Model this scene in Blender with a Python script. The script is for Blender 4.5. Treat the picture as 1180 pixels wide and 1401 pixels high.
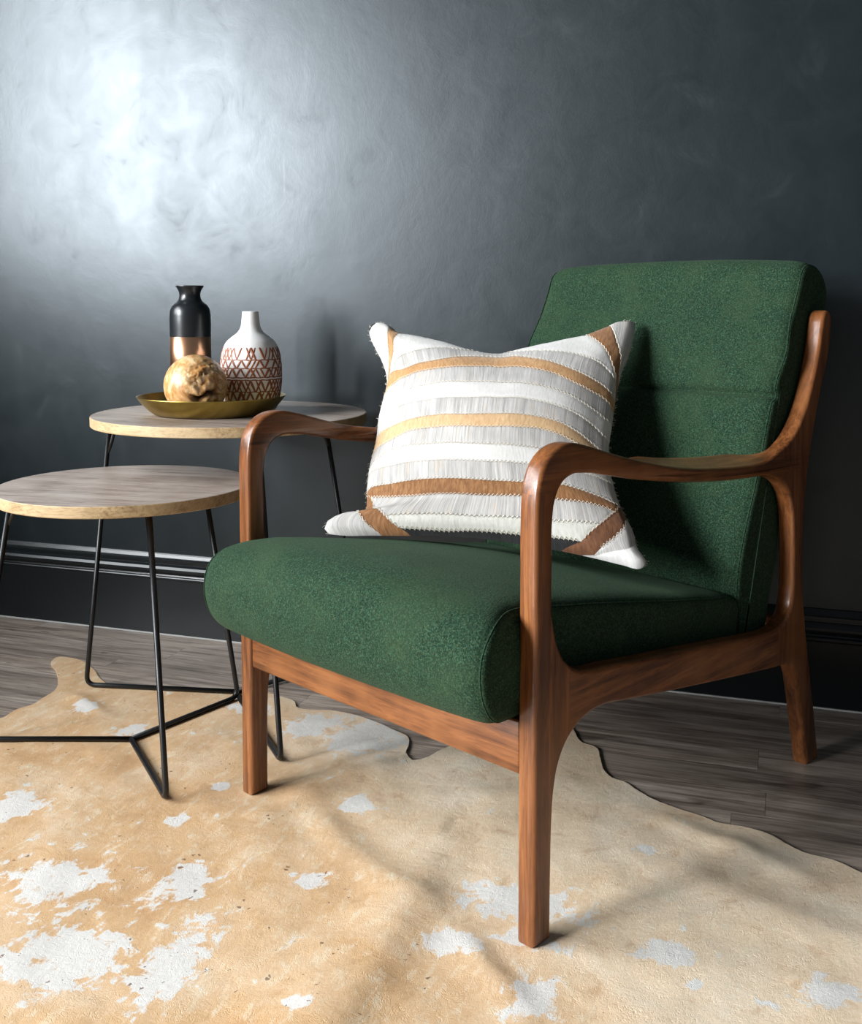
import bpy, bmesh, math, random
import numpy as np
from mathutils import Vector, Matrix, noise
from mathutils.geometry import delaunay_2d_cdt

for o in list(bpy.data.objects): bpy.data.objects.remove(o, do_unlink=True)
scene = bpy.context.scene
COL = scene.collection
random.seed(7)
R = math.radians

# ------------------------------------------------------------------ camera
cam_d = bpy.data.cameras.new('camera'); cam = bpy.data.objects.new('camera', cam_d); COL.objects.link(cam)
cam.location = (0, -2.3048, 0.83)
cam.rotation_euler = (R(86), 0, R(18.5))
cam_d.sensor_fit = 'HORIZONTAL'; cam_d.sensor_width = 36; cam_d.lens = 36*1450/1180
cam_d.shift_y = -0.1518; cam_d.clip_start = 0.05
scene.camera = cam

# ------------------------------------------------------------------ world, light, exposure
world = bpy.data.worlds.new('world'); scene.world = world; world.use_nodes = True
world.node_tree.nodes['Background'].inputs[0].default_value = (0.80, 0.90, 1.0, 1)
world.node_tree.nodes['Background'].inputs[1].default_value = 0.11

def area(name, loc, rot, sx, sy, power, col):
    l = bpy.data.lights.new(name, 'AREA'); l.shape = 'RECTANGLE'; l.size = sx; l.size_y = sy
    l.energy = power; l.color = col
    o = bpy.data.objects.new(name, l); COL.objects.link(o); o.location = loc; o.rotation_euler = rot
    return o
# daylight arriving through the window of the left wall (its opening is built below)
WX = -2.75; WY0, WY1, WZ0, WZ1 = -3.1, -0.9, 1.0, 2.6
area('window_daylight', (WX-0.16, (WY0+WY1)/2, (WZ0+WZ1)/2), (0, R(-90), 0), WZ1-WZ0, WY1-WY0, 160, (0.92, 0.965, 1.0))
# second window, further left and behind the camera
VX = -4.3
area('window_daylight', (VX-0.16, -5.2, 2.0), (0, R(-90), R(14)), 2.0, 2.5, 1150, (0.95, 0.975, 1.0))
scene.view_settings.view_transform = 'Standard'; scene.view_settings.look = 'None'
scene.view_settings.exposure = 0.15; scene.view_settings.gamma = 1; scene.view_settings.use_curve_mapping = False

# ------------------------------------------------------------------ helpers
def tag(o, label=None, cat=None, group=None, kind=None):
    for k, v in (('label', label), ('category', cat), ('group', group), ('kind', kind)):
        if v: o[k] = v
    return o
def empty(name, loc, rz=0, label=None, cat=None, group=None):
    o = bpy.data.objects.new(name, None); COL.objects.link(o); o.location = loc; o.rotation_euler = (0, 0, rz)
    o.empty_display_size = 0.05
    return tag(o, label, cat, group)
def link(name, me, mat=None, parent=None):
    o = bpy.data.objects.new(name, me); COL.objects.link(o)
    if mat and not me.materials: me.materials.append(mat)
    if parent: o.parent = parent
    return o
def mesh(name, verts, faces, mat=None, parent=None, smooth=True):
    me = bpy.data.meshes.new(name); me.from_pydata([tuple(map(float, v)) for v in verts], [], faces); me.update()
    if smooth: me.polygons.foreach_set('use_smooth', [True]*len(me.polygons))
    return link(name, me, mat, parent)
def from_bm(name, bm, mat=None, parent=None, smooth=False):
    bmesh.ops.recalc_face_normals(bm, faces=bm.faces)
    me = bpy.data.meshes.new(name); bm.to_mesh(me); bm.free()
    if smooth: me.polygons.foreach_set('use_smooth', [True]*len(me.polygons))
    return link(name, me, mat, parent)
def fixn(o):
    bm = bmesh.new(); bm.from_mesh(o.data); bmesh.ops.recalc_face_normals(bm, faces=bm.faces); bm.to_mesh(o.data); bm.free(); return o
def box_bm(x0, x1, y0, y1, z0, z1, bev=0, seg=2):
    bm = bmesh.new(); bmesh.ops.create_cube(bm, size=1)
    for v in bm.verts: v.co = Vector(((x0+x1)/2+v.co.x*(x1-x0), (y0+y1)/2+v.co.y*(y1-y0), (z0+z1)/2+v.co.z*(z1-z0)))
    if bev: bmesh.ops.bevel(bm, geom=list(bm.edges), offset=bev, segments=seg, affect='EDGES', profile=0.5)
    return bm
def catmull(p, n, closed=False):
    P = np.array(p, float)
    if closed: P = np.vstack([P, P[:1]])
    d = np.r_[0, np.cumsum(np.linalg.norm(np.diff(P, axis=0), axis=1))]
    T = np.gradient(P, d, axis=0)
    if closed:
        t0 = (P[1]-P[-2])/(d[1]+d[-1]-d[-2]); T[0] = T[-1] = t0
    s = np.linspace(0, d[-1], n+1 if closed else n)
    if closed: s = s[:-1]
    i = np.clip(np.searchsorted(d, s, side='right')-1, 0, len(P)-2)
    h = (d[i+1]-d[i])[:, None]; x = ((s-d[i])[:, None])/h
    return (2*x**3-3*x**2+1)*P[i]+(x**3-2*x**2+x)*h*T[i]+(-2*x**3+3*x**2)*P[i+1]+(x**3-x**2)*h*T[i+1]
def lathe(prof, seg=48, cap=True):
    V = []; F = []
    for r, z in prof:
        for k in range(seg): a = 2*math.pi*k/seg; V.append((r*math.cos(a), r*math.sin(a), z))
    for i in range(len(prof)-1):
        for k in range(seg):
            a = i*seg+k; b = i*seg+(k+1) % seg; F.append((a, b, b+seg, a+seg))
    if cap: F.append(tuple(range(seg))[::-1]); F.append(tuple((len(prof)-1)*seg+k for k in range(seg)))
    return V, F
def tube(pts, r, seg=10, closed=False):
    P = [Vector(p) for p in pts]; n = len(P); V = []; F = []; prev = None
    for i, p in enumerate(P):
        if closed: t = (P[(i+1) % n]-P[i-1]).normalized()
        else: t = (P[min(i+1, n-1)]-P[max(i-1, 0)]).normalized()
        if prev is None:
            a = Vector((0, 0, 1)) if abs(t.z) < .9 else Vector((1, 0, 0)); s = t.cross(a).normalized()
        else: s = (prev-t*prev.dot(t)).normalized()
        prev = s; q = t.cross(s)
        for k in range(seg):
            an = 2*math.pi*k/seg; V.append(p+(s*math.cos(an)+q*math.sin(an))*r)
    m = n if closed else n-1
    for i in range(m):
        for k in range(seg):
            a = i*seg+k; b = i*seg+(k+1) % seg; c = ((i+1) % n)*seg
            F.append((a, b, c+(k+1) % seg, c+k))
    if not closed: F.append(tuple(range(seg))[::-1]); F.append(tuple((n-1)*seg+k for k in range(seg)))
    return V, F
def bend(pts, rad, n=7):     # polyline with rounded corners
    P = [Vector(p) for p in pts]; out = [P[0]]
    for i in range(1, len(P)-1):
        a = (P[i-1]-P[i]); b = (P[i+1]-P[i]); r = min(rad, a.length*.45, b.length*.45)
        A = P[i]+a.normalized()*r; B = P[i]+b.normalized()*r
        for k in range(n+1): t = k/n; out.append(A*(1-t)**2+P[i]*2*t*(1-t)+B*t*t)
    out.append(P[-1]); return out

# ------------------------------------------------------------------ node material helpers
class NT:
    def __init__(s, name):
        s.m = bpy.data.materials.new(name); s.m.use_nodes = True; s.t = s.m.node_tree; s.b = s.t.nodes['Principled BSDF']
    def n(s, typ, **kw):
        o = s.t.nodes.new(typ)
        for k, v in kw.items():
            if k == 'ins':
                for a, b in v.items():
                    if hasattr(b, 'is_linked') or isinstance(b, bpy.types.NodeSocket): s.t.links.new(b, o.inputs[a])
                    else: o.inputs[a].default_value = b
            else: setattr(o, k, v)
        return o
    def l(s, a, b): s.t.links.new(a, b)
    def P(s, **kw):
        for k, v in kw.items():
            k = k.replace('_', ' ')
            if isinstance(v, bpy.types.NodeSocket): s.l(v, s.b.inputs[k])
            else: s.b.inputs[k].default_value = v
    def coord(s, which='Object', scale=(1, 1, 1), rot=(0, 0, 0), loc=None):
        c = s.n('ShaderNodeTexCoord'); m = s.n('ShaderNodeMapping'); s.l(c.outputs[which], m.inputs[0])
        m.inputs['Scale'].default_value = scale; m.inputs['Rotation'].default_value = rot
        if loc is not None:
            if isinstance(loc, bpy.types.NodeSocket): s.l(loc, m.inputs['Location'])
            else: m.inputs['Location'].default_value = loc
        return m.outputs[0]
    def noise(s, vec, scale, detail=4, rough=.55, dist=0):
        return s.n('ShaderNodeTexNoise', ins={'Vector': vec, 'Scale': scale, 'Detail': detail, 'Roughness': rough, 'Distortion': dist}).outputs['Fac']
    def ramp(s, fac, stops, interp='LINEAR'):
        r = s.n('ShaderNodeValToRGB'); e = r.color_ramp; e.interpolation = interp
        while len(e.elements) < len(stops): e.elements.new(.5)
        for el, (p, c) in zip(e.elements, stops):
            el.position = p; el.color = (*c, 1) if isinstance(c, (tuple, list)) else (c, c, c, 1)
        s.l(fac, r.inputs[0]); return r.outputs[0]
    def mix(s, f, a, b, mode='MIX'):
        o = s.n('ShaderNodeMix', data_type='RGBA', blend_type=mode)
        for k, v in ((0, f), (6, a), (7, b)):
            if isinstance(v, bpy.types.NodeSocket): s.l(v, o.inputs[k])
            else: o.inputs[k].default_value = (*v, 1) if isinstance(v, tuple) else v
        return o.outputs[2]
    def math(s, op, a, b=0.0, c=None):
        o = s.n('ShaderNodeMath', operation=op)
        for k, v in enumerate((a, b) if c is None else (a, b, c)):
            if isinstance(v, bpy.types.NodeSocket): s.l(v, o.inputs[k])
            else: o.inputs[k].default_value = v
        return o.outputs[0]
    def bump(s, h, strength=.3, dist=.002, normal=None):
        o = s.n('ShaderNodeBump', ins={'Height': h, 'Strength': strength, 'Distance': dist})
        if normal: s.l(normal, o.inputs['Normal'])
        return o.outputs[0]

def M_wall():
    m = NT('dark_paint'); v = m.coord('Object')
    big = m.noise(m.coord('Object', (1, 1, 1)), 3.2, 6, .6)
    vert = m.noise(m.coord('Object', (5, 1, 1.4)), 1.2, 3, .5, .4)
    fine = m.noise(v, 240, 3, .6); blot = m.noise(v, 11, 5, .65, .6)
    col = m.ramp(big, [(.3, (.003, .0058, .007)), (.7, (.005, .0092, .0105))])
    scr = m.ramp(m.noise(m.coord('Object', (38, 1, 2.2)), 1.0, 1, .4, .2), [(.795, 0), (.81, 1)])
    rg = m.math('ADD', m.ramp(blot, [(.26, .44), (.40, .375), (.7, .335)]), m.math('MULTIPLY', m.math('SUBTRACT', vert, .5), .10))
    col = m.mix(m.math('MULTIPLY', scr, .35), col, (.10, .11, .12))
    m.P(Base_Color=col, Roughness=rg, Specular_IOR_Level=.52, Specular_Tint=(.86,.94,1,1))
    b = m.bump(fine, .05, .001); b = m.bump(big, .12, .008, b); b = m.bump(vert, .06, .004, b); b = m.bump(blot, .25, .0012, b)
    m.P(Normal=b); return m.m
def M_floorwood():
    m = NT('weathered_plank'); oi = m.n('ShaderNodeObjectInfo')
    rnd = oi.outputs['Random']; off = m.n('ShaderNodeCombineXYZ'); m.l(m.math('MULTIPLY', rnd, 37.0), off.inputs[0]); m.l(m.math('MULTIPLY', rnd, 91.0), off.inputs[1])
    g = m.coord('Object', (2.2, 26, 1), loc=off.outputs[0]); g2 = m.coord('Object', (5, 120, 1), loc=off.outputs[0]); g3 = m.coord('Object', (3.0, 9, 1), loc=off.outputs[0])
    n1 = m.noise(g, 1.3, 8, .65, .8); n2 = m.noise(g2, 1.5, 5, .7); n3 = m.noise(g3, 1.2, 4, .6, .5)
    c = m.ramp(n1, [(.34, (.11, .082, .062)), (.45, (.30, .235, .195)), (.56, (.50, .42, .355)), (.68, (.66, .58, .51))])
    c = m.mix(m.math('MULTIPLY', n3, .7), c, m.ramp(n3, [(.35, (.22, .18, .155)), (.6, (.43, .35, .28))]))
    c = m.mix(.75, c, m.ramp(n2, [(.38, (.42, .40, .38)), (.60, (1, 1, 1))]), 'MULTIPLY')
    k = m.ramp(m.noise(m.coord('Object', (4, 16, 1), loc=off.outputs[0]), 1.5, 3, .5, 1.2), [(.24, (.25, .22, .2)), (.36, (1, 1, 1))])
    c = m.mix(.8, c, k, 'MULTIPLY')
    br = m.math('ADD', m.math('MULTIPLY', rnd, .35), .82)
    hs = m.n('ShaderNodeHueSaturation', ins={'Color': c, 'Value': br, 'Saturation': 1.0})
    m.P(Base_Color=hs.outputs[0], Roughness=m.ramp(n2, [(.3, .42), (.7, .30)]), Specular_IOR_Level=.5)
    m.P(Normal=m.bump(n2, .35, .0012, m.bump(n1, .3, .002))); return m.m
def M_wood(name, dark, mid, light, axis='z', rough=.3, coat=.35):
    m = NT(name); sc = {'z': (26, 26, 1.6), 'x': (1.6, 26, 26), 'y': (26, 1.6, 26)}[axis]; fs = tuple(6*k for k in sc)
    n1 = m.noise(m.coord('Object', sc), 2.0, 6, .6, 1.4); n2 = m.noise(m.coord('Object', fs), 2.5, 4, .65, .3)
    big = m.noise(m.coord('Object', (4, 4, 2)), 2.2, 3, .5)
    c = m.ramp(n1, [(.3, dark), (.5, mid), (.72, light)])
    c = m.mix(.55, c, m.ramp(n2, [(.36, (.30, .24, .22)), (.50, (1, 1, 1))]), 'MULTIPLY')
    c = m.mix(m.ramp(big, [(.42, 0), (.7, .65)]), c, light)
    m.P(Base_Color=c, Roughness=m.ramp(n2, [(.3, rough+.12), (.6, rough)]), Coat_Weight=coat*.6, Coat_Roughness=.18, Specular_IOR_Level=.4)
    m.P(Normal=m.bump(n2, .12, .0006)); return m.m
def M_fabric(name='green_fabric'):
    m = NT(name); v = m.coord('Object')
    f = m.noise(v, 430, 3, .75); f2 = m.noise(m.coord('Object', (1, 1, 1), loc=(3, 1, 7)), 420, 2, .7); pat = m.noise(v, 9, 5, .6, .4)
    w = m.noise(m.coord('Object', (1, 1, 1), loc=(8, 2, 5)), 250, 3, .6)
    c = m.ramp(f, [(.36, (.003, .013, .006)), (.5, (.0105, .032, .017)), (.64, (.038, .088, .049))])
    c = m.mix(m.ramp(f2, [(.57, 0), (.67, .5)]), c, (.085, .095, .040))
    c = m.mix(m.ramp(w, [(.3, .5), (.55, 0)]), c, (.003, .010, .006))
    c = m.mix(m.ramp(pat, [(.46, 0), (.68, .45)]), c, (.030, .056, .024))
    m.P(Base_Color=c, Roughness=.92, Specular_IOR_Level=.15, Sheen_Weight=.06, Sheen_Roughness=.5, Sheen_Tint=(.5, .8, .5, 1))
    m.P(Normal=m.bump(f, .55, .0015, m.bump(w, .4, .002))); return m.m
def M_plain(name, col, rough=.5, metal=0, spec=.5, **kw):
    m = NT(name); m.P(Base_Color=(*col, 1), Roughness=rough, Metallic=metal, Specular_IOR_Level=spec, **kw)
    v = m.coord('Object'); m.P(Normal=m.bump(m.noise(v, 90, 3, .6), .06, .0008)); return m.m
def M_hide_strip(name, dark, mid, light, kind):
    m = NT(name); uv = 'UV'
    if kind == 'woven':
        a = m.noise(m.coord(uv, (230, 3, 1)), 1, 4, .7, .1); b = m.noise(m.coord(uv, (28, 6, 1)), 1, 4, .6); f = m.noise(m.coord(uv, (600, 60, 1)), 1, 2, .6)
        c = m.ramp(a, [(.30, dark), (.5, mid), (.7, light)]); c = m.mix(m.ramp(b, [(.4, 0), (.68, .55)]), c, dark)
        c = m.mix(m.ramp(m.noise(m.coord(uv, (40, 9, 1), loc=(4, 4, 0)), 1, 3, .6), [(.55, 0), (.75, .35)]), c, (.62, .46, .30))
        hgt = a; st = .5
    else:
        a = m.noise(m.coord(uv, (110, 26, 1), rot=(0, 0, .35)), 1, 5, .7, .4); b = m.noise(m.coord(uv, (5, 5, 1)), 1, 4, .6); f = a
        c = m.ramp(a, [(.32, dark), (.5, mid), (.68, light)]); c = m.mix(m.ramp(b, [(.35, .45), (.6, 0)]), c, dark); hgt = a; st = .4
    m.P(Base_Color=c, Roughness=.75, Specular_IOR_Level=.25, Sheen_Weight=.15, Normal=m.bump(hgt, st, .0012)); return m.m
def M_rug():
    m = NT('cowhide')
    sp = m.n('ShaderNodeAttribute', attribute_name='spot').outputs['Fac']; pale = m.n('ShaderNodeAttribute', attribute_name='pale').outputs['Fac']
    v = m.coord('Object')
    n1 = m.noise(v, 5, 6, .62, .5); n2 = m.noise(v, 26, 8, .68, .4); n3 = m.noise(v, 110, 4, .65); n4 = m.noise(m.coord('Object', (1, .35, 1), rot=(0, 0, .6)), 60, 6, .7, .6)
    tan = m.ramp(n1, [(.30, (.56, .33, .165)), (.46, (.66, .43, .235)), (.60, (.72, .51, .32)), (.75, (.76, .60, .43))])
    cream = m.ramp(n1, [(.3, (.72, .54, .36)), (.5, (.80, .64, .46)), (.72, (.84, .74, .60))])
    c = m.mix(pale, tan, cream)
    rag = m.math('ADD', sp, m.math('MULTIPLY', m.math('SUBTRACT', n2, .5), 2.6)); rag = m.math('ADD', rag, m.math('MULTIPLY', m.math('SUBTRACT', n4, .5), 1.3))
    mk = m.ramp(rag, [(.47, 0), (.62, .92)])
    light = m.ramp(m.math('ADD', m.math('MULTIPLY', n4, .6), m.math('MULTIPLY', n2, .4)), [(.51, 0), (.62, .65)])
    c = m.mix(light, c, (.80, .68, .50))
    c = m.mix(m.ramp(n2, [(.32, .45), (.44, 0)]), c, (.50, .28, .13))
    c = m.mix(mk, c, (.72, .705, .675))
    vo = m.n('ShaderNodeTexVoronoi', ins={'Vector': m.n('ShaderNodeVectorMath', operation='ADD', ins={0: v, 1: m.n('ShaderNodeVectorMath', operation='SCALE', ins={0: m.n('ShaderNodeTexNoise', ins={'Vector': v, 'Scale': 160.0, 'Detail': 2.0}).outputs['Color'], 'Scale': .012}).outputs[0]}).outputs[0], 'Scale': 62.0, 'Randomness': 1.0}); 
    size = m.math('MULTIPLY', m.math('POWER', m.math('SUBTRACT', m.noise(v, 13, 2, .5), .44), 1.0), .8)
    dots = m.math('LESS_THAN', vo.outputs['Distance'], m.math('MULTIPLY', size, m.math('SUBTRACT', 1.0, pale)))
    c = m.mix(m.math('MULTIPLY', dots, .8), c, (.16, .085, .05))
    m.P(Base_Color=c, Roughness=m.mix(mk, (.52, .52, .52), (.6, .6, .6)), Specular_IOR_Level=.32)
    wr = m.n('ShaderNodeTexVoronoi', feature='DISTANCE_TO_EDGE', ins={'Vector': m.n('ShaderNodeVectorMath', operation='ADD', ins={0: v, 1: m.n('ShaderNodeTexNoise', ins={'Vector': v, 'Scale': 9.0, 'Detail': 3.0}).outputs['Color']}).outputs[0], 'Scale': 95.0})
    h = m.ramp(wr.outputs['Distance'], [(.0, 0), (.12, 1)])
    b = m.bump(h, .35, .0012); b = m.bump(n3, .35, .0015, b); b = m.bump(n2, .35, .004, b)
    m.P(Normal=b); return m.m
def M_teak():
    m = NT('teak_root'); v = m.coord('Object'); d = m.n('ShaderNodeAttribute', attribute_name='cav').outputs['Fac']
    n1 = m.noise(v, 22, 6, .6, 2.2); rings = m.n('ShaderNodeTexWave', wave_type='RINGS', ins={'Vector': m.coord('Object', loc=(.02, .01, .0)), 'Scale': 42.0, 'Distortion': 7.0, 'Detail': 3.0, 'Detail Scale': 2.0}).outputs['Fac']
    c = m.ramp(n1, [(.3, (.30, .12, .03)), (.45, (.58, .31, .11)), (.6, (.78, .55, .30)), (.75, (.82, .66, .44))])
    c = m.mix(.35, c, m.ramp(rings, [(.2, (.6, .42, .25)), (.6, (1, 1, 1))]), 'MULTIPLY')
    c = m.mix(d, c, (.045, .02, .008))
    m.P(Base_Color=c, Roughness=.38, Coat_Weight=.25, Coat_Roughness=.2, Normal=m.bump(n1, .3, .002)); return m.m

MW = M_wall(); MF = M_floorwood()
FR1 = ((.065, .021, .007), (.165, .056, .017), (.30, .115, .037))
MWz = M_wood('walnut_upright', *FR1, 'z'); MWx = M_wood('walnut_lengthwise', *FR1, 'x'); MWy = M_wood('walnut_crosswise', *FR1, 'y')
MG = M_fabric()
MT = M_wood('limed_oak_top', (.17, .125, .095), (.34, .27, .225), (.50, .43, .375), 'x', .38, .1)
MTE = M_wood('oak_edge', (.30, .19, .09), (.48, .34, .18), (.58, .43, .25), 'x', .45, 0)
MK = M_plain('black_steel', (.006, .0065, .0075), .38)
MBLK = M_plain('matt_black_glaze', (.010, .012, .014), .30)
MCOP = NT('brushed_copper'); MCOP.P(Base_Color=(.86, .46, .27, 1), Metallic=1.0, Roughness=.28); MCOP = MCOP.m
MBR = NT('aged_brass'); _c = MBR.ramp(MBR.noise(MBR.coord('Object'), 14, 4, .6), [(.3, (.30, .21, .045)), (.7, (.46, .35, .10))]); MBR.P(Base_Color=_c, Metallic=1.0, Roughness=.33); MBR = MBR.m
MWH = M_plain('white_ceramic', (.78, .77, .75), .45)
MPT = M_plain('brown_paint', (.27, .085, .035), .5)
MST = M_plain('cream_thread', (.72, .66, .55), .8)
S_GREY = M_hide_strip('grey_strip', (.27, .255, .24), (.50, .48, .455), (.66, .64, .61), 'woven')
S_WHITE = M_hide_strip('white_strip', (.57, .55, .515), (.65, .635, .605), (.70, .685, .66), 'hide')
S_CREAM = M_hide_strip('cream_strip', (.44, .43, .38), (.55, .54, .48), (.64, .62, .56), 'hide')
S_TAN = M_hide_strip('tan_strip', (.34, .17, .065), (.47, .26, .11), (.58, .36, .18), 'hide')
S_LTAN = M_hide_strip('light_tan_strip', (.46, .29, .15), (.58, .38, .20), (.68, .48, .29), 'hide')
S_BROWN = M_hide_strip('brown_strip', (.15, .062, .022), (.27, .125, .048), (.40, .21, .09), 'hide')
S_DARK = M_hide_strip('dark_brown_strip', (.085, .033, .014), (.15, .062, .027), (.21, .095, .042), 'hide')
S_BLACK = M_hide_strip('black_strip', (.008, .008, .008), (.016, .016, .016), (.03, .03, .03), 'hide')

# ------------------------------------------------------------------ the room
def struct(o): o['kind'] = 'structure'; return o
struct(from_bm('floor', box_bm(VX, 2.6, -6.8, 0.0, -0.05, -0.006), MF))
floor = bpy.data.objects['floor']
PW = 0.0905
lens = [0.92, 0.92]
def plank_mesh(L, W):
    bm = box_bm(0, L-.0006, -W+.0006, 0, -0.008, 0, 0, 1)
    me = bpy.data.meshes.new('plank'); bm.to_mesh(me); bm.free(); me.materials.append(MF); return me
rng = random.Random(3); PM = plank_mesh(0.92, PW)
joint0 = {0: 0.006, 1: 0.006-.46, 2: -1.478, 3: -.95}
for row in range(22):
    y = -row*PW
    x = joint0.get(row, rng.uniform(-1, 0)); 
    while x > WX: x -= .92
    while x < 1.9:
        L = .92; x0 = x; 
        if x0 < WX: pm = plank_mesh(x0+.92-WX, PW); x0 = WX
        else: pm = PM
        p = link('plank', pm, None, floor); p.location = (x0, y, 0); x += .92
        
struct(from_bm('wall_back', box_bm(WX-.2, 2.6, 0, .12, -.05, 2.9), MW))
# left wall with the window opening the daylight comes through
bm = bmesh.new()
for a in ((-3.25, WY0, -.05, 2.9), (WY1, 0.0, -.05, 2.9), (WY0, WY1, -.05, WZ0), (WY0, WY1, WZ1, 2.9)):
    b2 = box_bm(WX-.2, WX, a[0], a[1], a[2], a[3]); me = bpy.data.meshes.new('t'); b2.to_mesh(me); b2.free(); bm.from_mesh(me); bpy.data.meshes.remove(me)
struct(from_bm('wall_left', bm, MW))
bm = bmesh.new()
for a in ((WY0, WY0+.05, WZ0, WZ1), (WY1-.05, WY1, WZ0, WZ1), (WY0+.05, WY1-.05, WZ0, WZ0+.05), (WY0+.05, WY1-.05, WZ1-.05, WZ1), ((WY0+WY1)/2-.02, (WY0+WY1)/2+.02, WZ0+.05, WZ1-.05)):
    b2 = box_bm(WX-.12, WX-.06, *a, .004, 1); me = bpy.data.meshes.new('t'); b2.to_mesh(me); b2.free(); bm.from_mesh(me); bpy.data.meshes.remove(me)
MFW = M_plain('white_paint', (.6, .6, .58), .4)
struct(from_bm('window_1', bm, MFW))
bm = bmesh.new()
for a in ((-6.8, -6.55, -.05, 2.9), (-3.85, -3.25, -.05, 2.9), (-6.55, -3.85, -.05, .95), (-6.55, -3.85, 3.05, 3.3)):
    b2 = box_bm(VX-.1, VX, *a); me = bpy.data.meshes.new('t'); b2.to_mesh(me); b2.free(); bm.from_mesh(me); bpy.data.meshes.remove(me)
struct(from_bm('wall_bay', bm, MW))
# baseboard with its stepped moulding (profile: distance from wall, height)
def run_profile(name, prof, x0, x1, mat):
    V = []; n = len(prof)
    for x in (x0, x1):
        for d, z in prof: V.append((x, -d, z))
    F = [(i, (i+1) % n, n+(i+1) % n, n+i) for i in range(n)] + [tuple(range(n))[::-1], tuple(range(n, 2*n))]
    return fixn(mesh(name, V, F, mat, None, False))
MBB = NT('baseboard_paint'); _n = MBB.noise(MBB.coord('Object', (2, 20, 20)), 3, 4, .6)
MBB.P(Base_Color=(.0045, .0068, .008, 1), Roughness=.27, Specular_IOR_Level=.42, Normal=MBB.bump(_n, .12, .002)); MBB = MBB.m
struct(run_profile('baseboard_back', [(0, .001), (.016, .001), (.016, .139), (.0165, .141), (.0185, .143), (.0185, .147), (.0175, .149), (.0145, .151), (.0135, .154), (.0145, .157), (.019, .160), (.0225, .165), (.0225, .170), (.019, .176), (.014, .180), (.0115, .181), (.0115, .185), (.0135, .186), (.0135, .1915), (.0105, .1935), (.008, .196), (.005, .203), (.003, .206), (0, .207)], WX+.001, 2.6, MBB))
struct(run_profile('trim_1', [(.0155, .0002), (.0195, .0002), (.0185, .0030), (.0155, .0030)], WX+.001, 2.6, M_plain('pale_caulk', (.42, .42, .40), .6)))

# ------------------------------------------------------------------ cowhide rug
OUT = [(-1.485, -0.606), (-1.484, -0.552), (-1.472, -0.523), (-1.478, -0.477), (-1.481, -0.446), (-1.508, -0.394), (-1.56, -0.337), (-1.612, -0.283), (-1.618, -0.255), (-1.573, -0.250), (-1.529, -0.268), (-1.484, -0.302), (-1.425, -0.352), (-1.381, -0.380), (-1.284, -0.366), (-1.142, -0.333), (-1.079, -0.302), (-1.001, -0.317), (-0.963, -0.335), (-0.942, -0.362), (-0.911, -0.365), (-0.874, -0.356), (-0.823, -0.36), (-0.768, -0.378), (-0.71, -0.409), (-0.675, -0.43), (-0.658, -0.468), (-0.649, -0.506), (-0.628, -0.529), (-0.613, -0.514), (-0.593, -0.467), (-0.552, -0.389), (-0.502, -0.297), (-0.439, -0.248), (-0.382, -0.287), (-0.350, -0.350), (-0.324, -0.362), (-0.308, -0.405), (-0.288, -0.465), (-0.272, -0.485), (-0.249, -0.493), (-0.227, -0.518), (-0.187, -0.548), (-0.149, -0.568), (-0.113, -0.579), (-0.089, -0.592), (-0.044, -0.595), (-0.01, -0.606), (0.022, -0.632), (0.043, -0.648), (0.085, -0.659), (0.124, -0.683), (0.198, -0.715), (0.312, -0.796),
       (.44, -.83), (.50, -.95), (.46, -1.15), (.55, -1.4), (.4, -1.62), (.1, -1.62), (-.1, -1.75), (-.5, -1.80), (-.9, -1.72), (-1.15, -1.78), (-1.4, -1.7), (-1.62, -1.72), (-1.78, -1.5), (-1.72, -1.25), (-1.76, -1.0), (-1.9, -.82), (-1.82, -.68), (-1.65, -.66)]
SPOTS = [(-0.853, -1.226, 0.083, 0.076), (-0.977, -1.078, 0.074, 0.063), (-0.8, -1.023, 0.04, 0.054), (-0.715, -1.188, 0.037, 0.093), (-0.53, -1.222, 0.022, 0.013), (-0.632, -0.967, 0.026, 0.025), (-1.193, -0.903, 0.043, 0.06), (-0.33, -0.917, 0.089, 0.052), (-0.305, -1.002, 0.044, 0.024), (-0.393, -1.042, 0.037, 0.034), (-0.126, -0.969, 0.039, 0.032), (-0.273, -1.118, 0.034, 0.041), (0.068, -0.99, 0.046, 0.031), (-0.09, -1.028, 0.011, 0.011), (-0.006, -1.035, 0.018, 0.01), (-0.184, -0.72, 0.016, 0.015), (-0.752, -0.456, 0.084, 0.093), (-0.868, -0.439, 0.057, 0.064), (-0.912, -0.862, 0.021, 0.02), (-1.354, -0.5, 0.034, 0.034), (-1.201, -0.569, 0.026, 0.033), (-0.91, -0.738, 0.018, 0.017), (-1.038, -0.395, 0.046, 0.04), (-0.657, -0.724, 0.037, 0.03), (-1.35, -1.2, .12, .1), (-.1, -1.4, .1, .12), (-1.0, -1.5, .15, .1)]
# folds: polyline, half-width on the lit side, on the shaded side, height
FOLDS = [([(-0.493, -0.80), (-0.489, -0.895), (-0.477, -1.06), (-0.481, -1.227), (-0.49, -1.40)], .075, .040, .012),
         ([(-0.737, -0.737), (-0.609, -0.869), (-0.493, -0.947), (-0.45, -0.961)], .035, .03, .007),
         ([(-0.791, -0.785), (-0.745, -0.690), (-0.698, -0.600), (-0.600, -0.48)], .030, .035, .008),
         ([(-0.391, -1.014), (-0.271, -1.142)], .03, .02, .006),
         ([(-0.206, -0.587), (-0.086, -0.648), (0.042, -0.717)], .03, .03, .007),
         ([(-0.322, -0.481), (-0.425, -0.605), (-0.543, -0.644)], .035,.035,.005),
         ([(-0.15, -0.75), (0.05, -0.85), (.25, -.90)], .05, .04, .006),
         ([(-1.50, -0.36), (-1.42, -.45), (-1.3, -.52)], .02, .02, .006)]
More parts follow.
